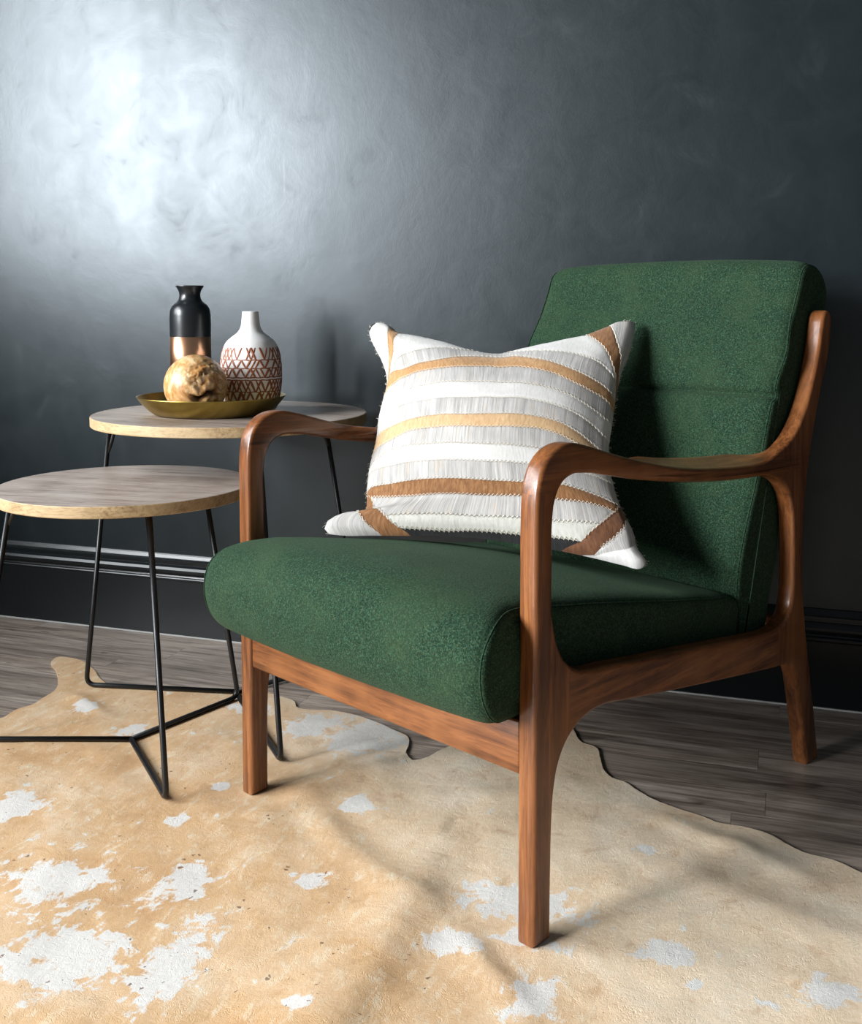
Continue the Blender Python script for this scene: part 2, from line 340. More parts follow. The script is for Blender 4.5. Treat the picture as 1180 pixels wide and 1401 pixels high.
LEGPTS = [(-.29, -1.019), (-.84, -.75), (-.965, -.815), (-1.082, -.37), (-.851, -.618), (-1.167, -.62), (-1.431, -.40), (-1.403, -.7), (-1.093, -.331)]
def rug():
    B = catmull(OUT, 900, True)
    B = B + 0.0022*np.array([[noise.noise((p[0]*22, p[1]*22, 1)), noise.noise((p[0]*22, p[1]*22, 9))] for p in B])
    h = .0085; gx, gy = np.meshgrid(np.arange(-1.95, .6, h), np.arange(-1.85, -.2, h)); gx = gx + (np.arange(gx.shape[0])[:, None] % 2)*h*.5
    P = np.stack([gx.ravel(), gy.ravel()], -1)
    inside = np.zeros(len(P), bool); n = len(B)
    for i in range(n):
        a = B[i]; b = B[(i+1) % n]
        c = ((a[1] > P[:, 1]) != (b[1] > P[:, 1]))
        xs = (b[0]-a[0])*(P[:, 1]-a[1])/((b[1]-a[1]) if b[1] != a[1] else 1e-9)+a[0]; inside ^= c & (P[:, 0] < xs)
    P = P[inside]
    def edist(Q):
        d = np.full(len(Q), 9.)
        for k in range(0, n, 2): d = np.minimum(d, np.hypot(Q[:, 0]-B[k, 0], Q[:, 1]-B[k, 1]))
        return d
    P = P[edist(P) > .0055]
    allp = np.vstack([B, P]); 
    res = delaunay_2d_cdt([Vector(p) for p in allp], [(i, (i+1) % n) for i in range(n)], [], 0, 1e-5)
    V = np.array([tuple(v) for v in res[0]]); F = []
    # drop triangles outside the outline
    T = np.array([f for f in res[2] if len(f) == 3]); C = V[T].mean(1); ins = np.zeros(len(C), bool)
    for i in range(n):
        a = B[i]; b = B[(i+1) % n]; c = ((a[1] > C[:, 1]) != (b[1] > C[:, 1]))
        xs = (b[0]-a[0])*(C[:, 1]-a[1])/((b[1]-a[1]) if b[1] != a[1] else 1e-9)+a[0]; ins ^= c & (C[:, 0] < xs)
    T = T[ins]
    z = np.full(len(V), 0.0035)
    for line, wl, wr, amp in FOLDS:
        L = catmull(line, 60) if len(line) > 2 else np.linspace(line[0], line[1], 60)
        best = np.full(len(V), 9.); side = np.zeros(len(V)); pos = np.zeros(len(V))
        for k in range(len(L)):
            d = np.hypot(V[:, 0]-L[k, 0], V[:, 1]-L[k, 1]); m = d < best; t = L[min(k+1, len(L)-1)]-L[max(k-1, 0)]
            s = t[0]*(V[:, 1]-L[k, 1])-t[1]*(V[:, 0]-L[k, 0])
            best = np.where(m, d, best); side = np.where(m, s, side); pos = np.where(m, k/(len(L)-1), pos)
        w = np.where(side > 0, wr, wl); env = .35+.65*np.clip(np.sin(np.pi*np.clip(pos, .05, .95))*1.4, 0, 1)
        z += amp*env*np.exp(-(best/w)**2)*.85
    e = edist(V)
    wob = np.array([noise.fractal(Vector((p[0]*7, p[1]*7, 2.3)), 1.0, 2.0, 3) for p in V]); wob2 = np.array([noise.noise((p[0]*16, p[1]*16, 5.3)) for p in V])
    z += .0035*np.clip(wob, -.4, 1)+.0012
    z += np.exp(-(e/.018)**2)*(.0004+.0045*np.clip(wob2-.05, 0, 1))
    flat = np.ones(len(V))
    for lx, ly in LEGPTS: flat = np.minimum(flat, np.clip((np.hypot(V[:, 0]-lx, V[:, 1]-ly)-.03)/.04, 0, 1))
    def segd(a, b):
        a = np.array(a); b = np.array(b); t = np.clip(((V-a)@(b-a))/((b-a)@(b-a)), 0, 1)[:, None]; q = a+t*(b-a); return np.hypot(*(V-q).T)
    for c, fs in (((-1.167, -.62), [(-.965, -.815), (-1.082, -.37), (-1.43, -.66)]), ((-1.093, -.331), [(-.851, -.618), (-1.431, -.4)])):
        for f in fs: flat = np.minimum(flat, np.clip((segd(c, f)-.006)/.05, 0, 1))
    z = .003+(np.maximum(z, .003)-.003)*flat*(.15+.85*np.clip(e/.07, 0, 1))
    o = mesh('cowhide_rug', np.c_[V, z], [tuple(t) for t in T.tolist()], M_rug())
    spot = np.zeros(len(V))
    for x, y, a, b in SPOTS: spot = np.maximum(spot, 1.05*np.exp(-.85*(((V[:, 0]-x)/a)**2+((V[:, 1]-y)/b)**2)))
    brindle = np.exp(-(((V[:, 0]+.80)/.20)**2+((V[:, 1]+.46)/.13)**2))
    spot = np.maximum(spot, .47*brindle)
    spot = np.maximum(spot, .40*np.exp(-(((V[:, 0]+1.0)/.30)**2+((V[:, 1]+1.15)/.22)**2)))
    pale = np.clip((V[:, 0]*.9-V[:, 1]*(-.55)*1.0+1.12)/.28, 0, 1)
    pale = np.clip(((V[:, 0]+.52)/.30 + (V[:, 1]+.95)/.28)*.55+.25, 0, 1)
    for nm, arr in (('spot', spot), ('pale', pale)):
        at = o.data.attributes.new(nm, 'FLOAT', 'POINT'); at.data.foreach_set('value', arr.astype(np.float32))
    if o.data.polygons[0].normal.z < 0: o.data.flip_normals()
    s = o.modifiers.new('thickness', 'SOLIDIFY'); s.thickness = .0028; s.offset = -1
    es = o.modifiers.new('crisp_edge', 'EDGE_SPLIT'); es.split_angle = R(50)
    return tag(o, 'tan and white cowhide rug spread over the wooden floor', 'rug')
rug()

# ------------------------------------------------------------------ armchair
chair = empty('armchair', (-.29, -1.019, 0), R(63.882), 'green upholstered armchair with open curved walnut arms', 'armchair')
OUTER = [(0, .0035), (0, .1), (0, .2), (0, .3), (0, .4), (0, .5), (0, .56), (.0015, .590), (.006, .612), (.015, .630), (.030, .644), (.050, .652), (.075, .654), (.105, .648), (.142, .638), (.185, .626), (.23, .615), (.308, .599), (.37, .590), (.44, .583), (.51, .578), (.57, .576), (.62, .579), (.655, .588), (.690, .603), (.718, .624), (.745, .657), (.770, .704), (.790, .756), (.800, .795), (.806, .815), (.815, .823), (.828, .823), (.837, .813), (.837, .79), (.831, .755), (.805, .690), (.776, .612), (.756, .533), (.746, .453), (.745, .38), (.750, .33), (.761, .273), (.779, .20), (.802, .117), (.818, .05), (.830, .0005),
         (.785, .0005), (.772, .045), (.762, .08), (.742, .150), (.730, .182), (.716, .200), (.695, .208), (.656, .213), (.55, .227), (.451, .241), (.318, .260), (.2, .278), (.149, .285), (.115, .283), (.088, .274), (.066, .258), (.050, .234), (.041, .20), (.037, .15), (.036, .1), (.035, .0035)]
HOLE = [(.034, .44), (.034, .50), (.034, .555), (.039, .583), (.051, .602), (.074, .612), (.105, .611), (.165, .600), (.23, .587), (.317, .571), (.38, .563), (.441, .557), (.52, .552), (.587, .549), (.635, .543), (.668, .529), (.690, .507), (.702, .475), (.708, .43), (.711, .38), (.710, .335), (.702, .305), (.684, .288), (.655, .281), (.60, .283), (.48, .298), (.359, .313), (.237, .328), (.16, .338), (.115, .343), (.083, .353), (.060, .371), (.046, .394), (.038, .42)]
def side_frame_mesh():
    cu = bpy.data.curves.new('c', 'CURVE'); cu.dimensions = '2D'; cu.fill_mode = 'BOTH'; cu.extrude = .015-.006; cu.bevel_depth = .006; cu.bevel_resolution = 3; cu.offset = -.006
    def dens(P, step=.010):
        out = []; n = len(P)
        # straight-ish runs stay linear, curved runs are splined
        # open splines between the four sharp foot corners
        ks = [i for i, p in enumerate(P) if p[1] < .004]; ks = sorted(ks); out = []
        segs = [(ks[0], ks[1], 260), (ks[1], ks[2], 3), (ks[2], ks[3], 200)]
        for a, b, m in segs: out += catmull(P[a:b+1], m)[:-1].tolist()
        out.append(P[ks[3]]); return out
    for pts in (dens(OUTER), catmull(HOLE, 300, True)):
        sp = cu.splines.new('POLY'); sp.points.add(len(pts)-1)
        for p, q in zip(sp.points, pts): p.co = (q[0], q[1], 0, 1)
        sp.use_cyclic_u = True
    o = bpy.data.objects.new('tmp', cu); COL.objects.link(o)
    dg = bpy.context.evaluated_depsgraph_get(); me = bpy.data.meshes.new_from_object(o.evaluated_get(dg)); bpy.data.objects.remove(o)
    n = len(me.vertices); co = np.empty(n*3, np.float32); me.vertices.foreach_get('co', co); co = co.reshape(-1, 3)
    bm = bmesh.new(); bm.from_mesh(me); bpy.data.meshes.remove(me); bmesh.ops.remove_doubles(bm, verts=bm.verts, dist=1e-5)
    for v in bm.verts: u, z, w = v.co; v.co = Vector((u, w+.015, z))
    bmesh.ops.recalc_face_normals(bm, faces=bm.faces)
    return bm
def arm_shape(bm, flip):      # the armrest flattens into a wide dished paddle behind its middle
    def ss(a, b, x): t = min(max((x-a)/(b-a), 0), 1); return t*t*(3-2*t)
    for v in bm.verts:
        u, w, z = v.co
        topu = .03
        if z > .535 and .12 < u < .72:
            k = ss(.20, .33, u)*(1-ss(.56, .66, u)); c = (w-.015)/.015
            top = z > np.interp(u, [.142, .23, .308, .44, .57, .64], [.62, .60, .585, .57, .563, .562])
            out = -.010*k if c < 0 else .036*k
            w2 = w + (out)*abs(c)
            if top: z += .012*k*(c > 0)*abs(c)
            else: z += (.012*k*abs(c) if c > 0 else .006*k*abs(c))
            v.co = Vector((u, w2, z))
        elif z < .54 and u < .2:
            pass
def cut(bm, co, no):
    g = bmesh.ops.bisect_plane(bm, geom=list(bm.verts)+list(bm.edges)+list(bm.faces), plane_co=co, plane_no=no, clear_outer=True, clear_inner=False)
    ed = [e for e in g['geom_cut'] if isinstance(e, bmesh.types.BMEdge)]
    if ed: bmesh.ops.triangle_fill(bm, use_beauty=True, edges=ed)
base = side_frame_mesh(); arm_shape(base, False)
ZA = .594; UB = .052; UC = .658; UR = .070
PIECES = {'front_leg': ([((0, 0, ZA), (0, 0, 1)), ((UR, 0, 0), (1, 0, 0))], MWz),
          'armrest': ([((0, 0, ZA), (0, 0, -1)), ((UC, 0, 0), (1, 0, 0))], MWx),
          'side_rail': ([((0, 0, .46), (0, 0, 1)), ((UR, 0, 0), (-1, 0, 0)), ((UC, 0, 0), (1, 0, 0))], MWx),
          'rear_leg': ([((UC, 0, 0), (-1, 0, 0))], MWz)}
def wood_piece(name, side):
    cuts, mat = PIECES[name]; bm = base.copy()
    if name == 'armrest':   # arm keeps everything above the joint near the leg, and the whole thin arm behind
        geom = None
        for v in bm.verts: pass
        cut(bm, (UC, 0, 0), (1, 0, 0)); cut(bm, (0, 0, .46), (0, 0, -1))
        # remove the leg below the joint line (only where u is small)
        bmesh.ops.bisect_plane(bm, geom=list(bm.verts)+list(bm.edges)+list(bm.faces), plane_co=(0, 0, ZA), plane_no=(0, 0, 1))
        dead = [f for f in bm.faces if f.calc_center_median().z < ZA and f.calc_center_median().x < .06]
        bmesh.ops.delete(bm, geom=dead, context='FACES')
        ed = [e for e in bm.edges if e.is_boundary]
        if ed: bmesh.ops.triangle_fill(bm, use_beauty=True, edges=ed)
    else:
        for co, no in cuts: cut(bm, co, no)
        if name == 'front_leg':
            pass
    if side == 'left':
        for v in bm.verts: v.co.y = .6425-v.co.y
    o = from_bm(name, bm, mat, chair)
    me = o.data
    me.polygons.foreach_set('use_smooth', [True]*len(me.polygons)); me.set_sharp_from_angle(angle=R(40))
    return o
for side in ('right', 'left'):
    for nm in PIECES: wood_piece(nm, side)
base.free()
# cross rails between the two side frames
def rail(name, u0, u1, z0, z1, v0=.029, v1=.6135): return from_bm(name, box_bm(u0, u1, v0, v1, z0, z1, .004, 3), MWy, chair, True)
rail('front_rail', .003, .026, .225, .296)
rail('rear_rail', .705, .728, .225, .285)
rail('back_rail', .750, .768, .595, .64)

def smooth01(a, b, x): t = np.clip((x-a)/(b-a), 0, 1); return t*t*(3-2*t)
def cushion(name, prof, npr, vstations, warp, parent=chair):
    """prof: closed (u,z) outline; vstations: (v, inset); warp(u,v,z,s)->(u,v,z)"""
    C = catmull(prof, npr, True); T = np.roll(C, -1, 0)-np.roll(C, 1, 0); Nn = np.c_[T[:, 1], -T[:, 0]]; Nn /= np.linalg.norm(Nn, axis=1)[:, None]
    area_ = .5*np.sum(C[:, 0]*np.roll(C[:, 1], -1)-np.roll(C[:, 0], -1)*C[:, 1])
    if area_ < 0: Nn = -Nn          # outward
    V = []; cen = C.mean(0)
    for v, ins in vstations:
        Q = C-Nn*ins if ins < .03 else cen+(C-cen)*(1-ins)
        for q in Q: V.append(warp(q[0], v, q[1]))
    n = npr; F = [(i*n+k, i*n+(k+1) % n, (i+1)*n+(k+1) % n, (i+1)*n+k) for i in range(len(vstations)-1) for k in range(n)]
    F.append(tuple(range(n))[::-1]); F.append(tuple((len(vstations)-1)*n+k for k in range(n)))
    return fixn(mesh(name, V, F, MG, parent)), C, Nn
def stations(v0, v1, r, seam=.0035, n=26):
    out = [(v0+.0, .30), (v0-.001, .12)] if False else []
    # end panel (slightly domed), seam groove, rounded shoulder, body
    L = [(0.0, .020), (.0006, .012), (.0022, .0075), (.0045, .0062), (.0062, .0076), (.0085, .0050), (.014, .0026), (.022, .0009), (.034, 0)]
    a = [(v0+d, i) for d, i in L]; b = [(v1-d, i) for d, i in reversed(L)]
    mid = [(v, 0) for v in np.linspace(v0+.05, v1-.05, n)]
    return a+mid+b
SEAT = [(0.0, .294), (-.022, .297), (-.045, .303), (-.066, .317), (-.080, .338), (-.0875, .366), (-.086, .395), (-.075, .420), (-.054, .437), (-.025, .445), (.01, .445), (.06, .438), (.12, .428), (.20, .414), (.30, .397), (.40, .379), (.50, .362), (.56, .352), (.578, .345), (.588, .330), (.588, .30), (.58, .262), (.50, .268), (.36, .282), (.2, .294), (.1, .297), (.04, .296)]
VC = .32125
def seat_warp(u, v, z):
    x = (v-VC)/.29
    k = smooth01(.004, -.075, u)*.064
    v2 = VC+(v-VC)*(1+k)
    cr = np.clip(1-x*x, 0, 1)
    if z > .33: z += .022*cr*smooth01(.33, .42, z)+ .006*cr*math.exp(-((u-.25)/.2)**2)
    if u < 0: u -= .012*cr
    dx = .0016*noise.noise((u*9, v*9, z*9)); return (u, v2, z+dx)
seat, SC, SN = cushion('seat_cushion', SEAT, 170, stations(.034, .6085, .03), seat_warp)
BACK = [(.590, .262), (.585, .30), (.578, .34), (.584, .40), (.604, .458), (.628, .513), (.652, .570), (.668, .620), (.679, .648), (.685, .663), (.693, .672), (.7045, .6765), (.7005, .682), (.698, .690), (.702, .705), (.716, .740), (.740, .790), (.765, .838), (.780, .870), (.787, .888), (.798, .902), (.814, .910), (.835, .910), (.858, .904), (.878, .892), (.893, .874), (.899, .852), (.893, .825), (.872, .780), (.835, .705), (.795, .620), (.760, .545), (.738, .490), (.730, .440), (.722, .390), (.700, .320), (.680, .265), (.65, .255), (.615, .255)]
def back_warp(u, v, z):
    x = (v-VC)/.29; cr = np.clip(1-x*x, 0, 1)**.8
    f = smooth01(.80, .70, u-(z-.68)*.0)
    mid = np.interp(z, [.26, .5, .68, .80, .91], [.64, .69, .74, .81, .84])
    if u < mid: u -= .012*cr
    if z > .85: z += .010*cr*smooth01(.85, .91, z)
    if z > .67: v = VC+(v-VC)*(1+.03*smooth01(.69, .76, z)*smooth01(.76, .72, u) if u < .76 else 1)
    return (u, v, z+.0015*noise.noise((u*8, v*8, z*8)))
back, BC, BN = cushion('back_cushion', BACK, 460, stations(.034, .6085, .03), back_warp)
def piping(Cn, Nn, warp, v, inset, parent, sl=None):
    pts = [warp(c[0]-n_[0]*inset, v, c[1]-n_[1]*inset) for c, n_ in zip(Cn, Nn)]
    if sl: pts = pts[sl[0]:sl[1]]
    V, F = tube(pts, .0010, 6, closed=sl is None); mesh('piping', V, F, MG, parent)
for v in (.034+.0052, .6085-.0052):
    piping(SC, SN, seat_warp, v, .0058, seat); piping(BC, BN, back_warp, v, .0058, back, (4, 235))

# ------------------------------------------------------------------ scatter cushion made of hide strips
P_TOP = [(-0.038, 0.483), (-0.024, 0.491), (-0.005, 0.485), (0.021, 0.464), (0.058, 0.456), (0.119, 0.442), (0.186, 0.421), (0.231, 0.418), (0.273, 0.436), (0.316, 0.455), (0.353, 0.471), (0.384, 0.484), (0.421, 0.51), (0.447, 0.53), (0.466, 0.535), (0.476, 0.532)]
P_RIGHT = [(0.476, 0.532), (0.476, 0.499), (0.472, 0.45), (0.46, 0.398), (0.456, 0.349), (0.454, 0.281), (0.453, 0.222), (0.458, 0.179), (0.467, 0.149), (0.476, 0.12), (0.491, 0.09), (0.508, 0.055), (0.516, 0.028), (0.527, 0.013), (0.533, 0.0)]
P_BOT = [(0.533, 0.0), (0.523, -0.008), (0.495, -0.005), (0.457, 0.001), (0.419, 0.006), (0.381, 0.01), (0.323, 0.014), (0.274, 0.016), (0.2, 0.014), (0.147, 0.008), (0.077, -0.0), (0.027, -0.006), (0.001, -0.006)]
P_LEFT = [(0.001, -0.006), (-0.008, 0.001), (-0.007, 0.017), (0.009, 0.027), (0.039, 0.028), (0.052, 0.038), (0.054, 0.053), (0.047, 0.083), (0.04, 0.132), (0.038, 0.191), (0.031, 0.244), (0.029, 0.286), (0.028, 0.329), (0.01, 0.379), (-0.013, 0.415), (-0.035, 0.452), (-0.041, 0.471), (-0.038, 0.483)]
Tp = catmull(P_TOP, 161); Bp = catmull(P_BOT[::-1], 161); Lp = catmull(P_LEFT, 161); Rp = catmull(P_RIGHT[::-1], 161)
PO = np.array([0.12, 0.55, 0.45]); PX = np.array([0.5275, -0.8477, -0.0565]); PY = np.array([0.6184, 0.3375, 0.7097]); PN = np.cross(PX, PY)
def lerp(A, s): return np.array([np.interp(s, np.linspace(0, 1, len(A)), A[:, k]) for k in (0, 1)])
def ppos(s, t, side=1, lift=0.0):
    p = (1-t)*lerp(Bp, s)+t*lerp(Tp, s)+(1-s)**2.6*(lerp(Lp, t)-(1-t)*Bp[0]-t*Tp[0])+s**2.6*(lerp(Rp, t)-(1-t)*Bp[-1]-t*Tp[-1])
    a = min(max(4*s*(1-s), 0), 1); b = min(max(4*t*(1-t), 0), 1)
    e = .011*min(min(a, b)/.12, 1)**.5; bul = (a*b)**.75
    wr = .0016*noise.noise((s*7, t*7, 3.1))*min(min(a, b)*4, 1)
    h = e+(.075*bul if side > 0 else .05*bul*(.25+.75*t))
    return PO+p[0]*PX+p[1]*PY+PN*(h*side+lift+wr)
pil = empty('scatter_cushion', (0, 0, 0), 0, 'white, grey and tan striped hide cushion leaning on the green armchair', 'cushion')
BND = [[(0, 0), (1, 0)],
 [(0, 0.01), (0.208, 0.017), (0.271, 0.013), (0.379, 0.008), (0.471, 0.013), (0.604, 0.017), (0.733, 0.025), (0.796, 0.029), (1, 0.035)],
 [(0, 0.054), (0.179, 0.054), (0.271, 0.054), (0.379, 0.054), (0.471, 0.054), (0.613, 0.067), (0.742, 0.079), (0.85, 0.1), (0.883, 0.104), (1, 0.12)],
 [(0.004, 0.208), (0.079, 0.188), (0.217, 0.158), (0.354, 0.146), (0.458, 0.142), (0.608, 0.146), (0.75, 0.154), (0.867, 0.171), (0.954, 0.175)],
 [(0.004, 0.242), (0.104, 0.229), (0.204, 0.221), (0.342, 0.208), (0.454, 0.204), (0.613, 0.2), (0.796, 0.217), (0.879, 0.212), (0.975, 0.208)],
 [(0.013, 0.3), (0.117, 0.296), (0.204, 0.292), (0.287, 0.283), (0.404, 0.279), (0.512, 0.279), (0.621, 0.275), (0.9, 0.283), (0.992, 0.287)],
 [(0.029, 0.333), (0.108, 0.358), (0.188, 0.358), (0.283, 0.35), (0.4, 0.35), (0.512, 0.354), (0.621, 0.346), (0.688, 0.342), (0.846, 0.329), (0.983, 0.325)],
 [(0.025, 0.383), (0.096, 0.4), (0.175, 0.421), (0.275, 0.421), (0.396, 0.429), (0.508, 0.438), (0.621, 0.429), (0.688, 0.429), (0.792, 0.412), (0.879, 0.383), (0.992, 0.358)],
 [(0.021, 0.446), (0.142, 0.471), (0.271, 0.479), (0.392, 0.487), (0.504, 0.504), (0.617, 0.492), (0.708, 0.479), (0.8, 0.462), (0.879, 0.429), (0.942, 0.4), (0.996, 0.392)],
 [(0.025, 0.517), (0.133, 0.55), (0.263, 0.558), (0.383, 0.575), (0.496, 0.596), (0.608, 0.579), (0.721, 0.55), (0.817, 0.525), (0.896, 0.492), (0.979, 0.454), (0.996, 0.454)],
 [(0.021, 0.583), (0.121, 0.613), (0.25, 0.637), (0.371, 0.667), (0.487, 0.696), (0.6, 0.667), (0.713, 0.633), (0.808, 0.596), (0.9, 0.55), (0.971, 0.521), (1.0, 0.529)],
 [(0.025, 0.629), (0.096, 0.675), (0.171, 0.708), (0.237, 0.721), (0.304, 0.738), (0.392, 0.779), (0.479, 0.812), (0.567, 0.792), (0.646, 0.75), (0.729, 0.713), (0.825, 0.658), (0.908, 0.617), (0.971, 0.596), (1, 0.575)],
 [(0.0, 0.704), (0.092, 0.717), (0.175, 0.758), (0.242, 0.775), (0.304, 0.804), (0.392, 0.871), (0.479, 0.912), (0.56, 0.895), (0.637, 0.833), (0.717, 0.783), (0.817, 0.725), (0.896, 0.679), (0.967, 0.642), (1, 0.625)],
 [(0.025, 0.725), (0.117, 0.812), (0.254, 0.875), (0.371, 0.929), (0.45, 0.99), (0.52, 0.99), (0.6, 0.921), (0.704, 0.871), (0.796, 0.833), (0.908, 0.762), (0.992, 0.696)],
 [(0, 1), (1, 1)]]
NB = 240; SS = np.linspace(0, 1, NB+1)
def fb(p):
    a = np.array(p); k = np.interp(SS, a[:, 0], a[:, 1]); w = np.ones(9)/9; kk = np.convolve(np.pad(k, 4, 'edge'), w, 'valid'); return kk
BC_ = [fb(p) for p in BND]; BC_[0][:] = 0; BC_[-1][:] = 1
def low(p, end): a = np.array(p); k = np.interp(SS, a[:, 0], a[:, 1]); return k
TLi = low([(0, .66), (.025, .738), (.062, .812), (.133, .958), (.15, 1), (1, 1)], 1); TLo = low([(0, .70), (.021, .755), (.046, .842), (.083, .942), (.10, 1), (1, 1)], 1)
TRi = low([(0, 1), (.80, 1), (.867, .892), (.95, .779), (.987, .715), (1, .629)], 1); TRo = low([(0, 1), (.90, 1), (.95, .862), (.987, .79), (1, .70)], 1)
BLi = low([(0, .233), (.062, .158), (.217, .029), (.263, 0), (1, 0)], 0); BLo = low([(0, .17), (.04, .12), (.142, .025), (.171, 0), (1, 0)], 0)
BRi = low([(0, 0), (.738, 0), (.804, .029), (.879, .104), (.979, .196), (1, .215)], 0); BRo = low([(0, 0), (.80, 0), (.838, .004), (.925, .075), (.992, .155), (1, .165)], 0)
HI = np.minimum(TLi, TRi); LO = np.maximum(BLi, BRi)
def strip(lo, hi, mat, name='hide_strip', rows=7, label=None):
    V = []; UV = []; F = []; idx = {}
    def vid(i, j, t):
        k = (i, j)
        if k not in idx:
            s = SS[i]; e = min(j, rows-j)/rows; w = (hi[i]-lo[i])
            idx[k] = len(V); V.append(ppos(s, t, 1, (-.0014*math.exp(-(e*w*.45/.0035)**2)) if 0 < w else 0)); UV.append((s, t))
        return idx[k]
    for i in range(NB):
        w0 = hi[i]-lo[i]; w1 = hi[i+1]-lo[i+1]
        if w0 <= 1e-5 and w1 <= 1e-5: continue
        for j in range(rows):
            q = [vid(i, j, lo[i]+w0*j/rows), vid(i+1, j, lo[i+1]+w1*j/rows), vid(i+1, j+1, lo[i+1]+w1*(j+1)/rows), vid(i, j+1, lo[i]+w0*(j+1)/rows)]
            F.append(tuple(q))
    if not F: return
    o = mesh(name, V, F, mat, pil)
    uvl = o.data.uv_layers.new(name='uv'); 
    for lp in o.data.loops: uvl.data[lp.index].uv = UV[lp.vertex_index]
    if label: o['label'] = label
    return o
MATS = [S_BLACK, S_CREAM, S_GREY, S_BROWN, S_GREY, S_WHITE, S_GREY, S_LTAN, S_GREY, S_WHITE, S_GREY, S_TAN, S_GREY, S_WHITE]
LBL = {S_BLACK.name: 'black strip', S_CREAM.name: 'cream strip', S_GREY.name: 'mottled grey strip', S_BROWN.name: 'brown strip', S_WHITE.name: 'white strip', S_LTAN.name: 'light tan strip', S_TAN.name: 'tan strip', S_DARK.name: 'dark brown strip'}
for k, mt in enumerate(MATS):
    lo = np.clip(BC_[k], LO, HI); hi = np.clip(np.maximum(BC_[k+1], BC_[k]), LO, HI)
    strip(lo, np.maximum(hi, lo), mt, label=LBL[mt.name])
one = np.ones(NB+1); zero = np.zeros(NB+1); L_ = SS < .5; R_ = ~L_
def only(a, b, m): return np.where(m, a, b)
strip(only(TLi, one, L_), only(np.maximum(TLo, TLi), one, L_), S_TAN, label='tan strip')
strip(only(np.maximum(TLo, TLi), one, L_), one, S_WHITE, label='white strip')
strip(only(TRi, one, R_), only(np.maximum(TRo, TRi), one, R_), S_BROWN, label='brown strip')
strip(only(np.maximum(TRo, TRi), one, R_), one, S_GREY, label='mottled grey strip')
strip(only(BLo, zero, L_), only(BLi, zero, L_), S_BROWN, label='brown strip'); strip(zero, only(BLo, zero, L_), S_GREY, label='mottled grey strip')
strip(only(BRo, zero, R_), only(BRi, zero, R_), S_DARK, label='dark brown strip')
BRm = BRo*.45
strip(only(BRm, zero, R_), only(BRo, zero, R_), S_GREY, label='mottled grey strip'); strip(zero, only(BRm, zero, R_), S_WHITE, label='white strip')
# back of the cover, closing the rim
G = 70; V = []; F = []
for j in range(G+1):
    for i in range(G+1): V.append(ppos(i/G, j/G, -1))
for j in range(G):
    for i in range(G): a = j*(G+1)+i; F.append((a, a+G+1, a+G+2, a+1))
mesh('back_cover', V, F, S_BLACK, pil)
# zigzag stitching over the seams
SV = []; SF = []
def zig(curve, m):
    pts = []; step = .0075; amp = .0042
    ids = [i for i in range(NB) if m[i]]
    if len(ids) < 3: return
    s = SS[ids[0]]; s1 = SS[ids[-1]]; flip = 1
    while s < s1:
        t = float(np.interp(s, SS, curve)); pts.append(Vector(ppos(s, min(max(t+amp*flip, 0), 1), 1, .0009))); flip = -flip
        ds = step; t2 = float(np.interp(s+step, SS, curve))
        if abs(t2-t) > step*1.5: ds = step*step*1.5/abs(t2-t)
        s += ds
    for a, b in zip(pts, pts[1:]):
        if (b-a).length > .03: continue
        V, F = tube([a, b], .00045, 3); o = len(SV); SV.extend(V); SF.extend([tuple(x+o for x in f) for f in F])
for k in range(1, len(BC_)-1): zig(BC_[k], (BC_[k] > LO+.003) & (BC_[k] < HI-.003))
for c, m in ((TLi, SS < .14), (TRi, SS > .81), (BLi, SS < .25), (BLo, SS < .16), (BRi, SS > .81), (BRo, SS > .86), (TRo, (SS > .91)), (TLo, SS < .095)): zig(c, m)
st = mesh('stitching', SV, SF, MST, pil, False); st['kind'] = 'stuff'
# short hair sticking out along the outline
FV = []; FF = []; fr = random.Random(5)
for k in range(420):
    e = fr.choice('TLR'); q = fr.random()
    s, t = {'T': (q, 1), 'L': (0, q), 'R': (1, q)}[e]
    a = Vector(ppos(s, t)); c = Vector(ppos(.5, .5)); d = (a-c).normalized()+Vector((fr.uniform(-.7, .7), fr.uniform(-.7, .7), fr.uniform(-.7, .7)))
    d.normalize(); L = fr.uniform(.002, .006)
    V, F = tube([a-d*.001, a+d*L*.6, a+d*L+Vector((fr.uniform(-.001, .001),)*3)], .00018, 3); o = len(FV); FV.extend(V); FF.extend([tuple(x+o for x in f) for f in F])
fz = mesh('fringe_hair', FV, FF, MST, pil, False); fz['kind'] = 'stuff'
pil.matrix_world = Matrix.Translation((-.29, -1.019, 0)) @ Matrix.Rotation(R(63.882), 4, 'Z')
# move the cushion's origin to its base
off = Vector((.28, .33, .44))
for ch in pil.children: ch.data.transform(Matrix.Translation(-off))
pil.location = Vector((-.29, -1.019, 0)) + Matrix.Rotation(R(63.882), 3, 'Z') @ off

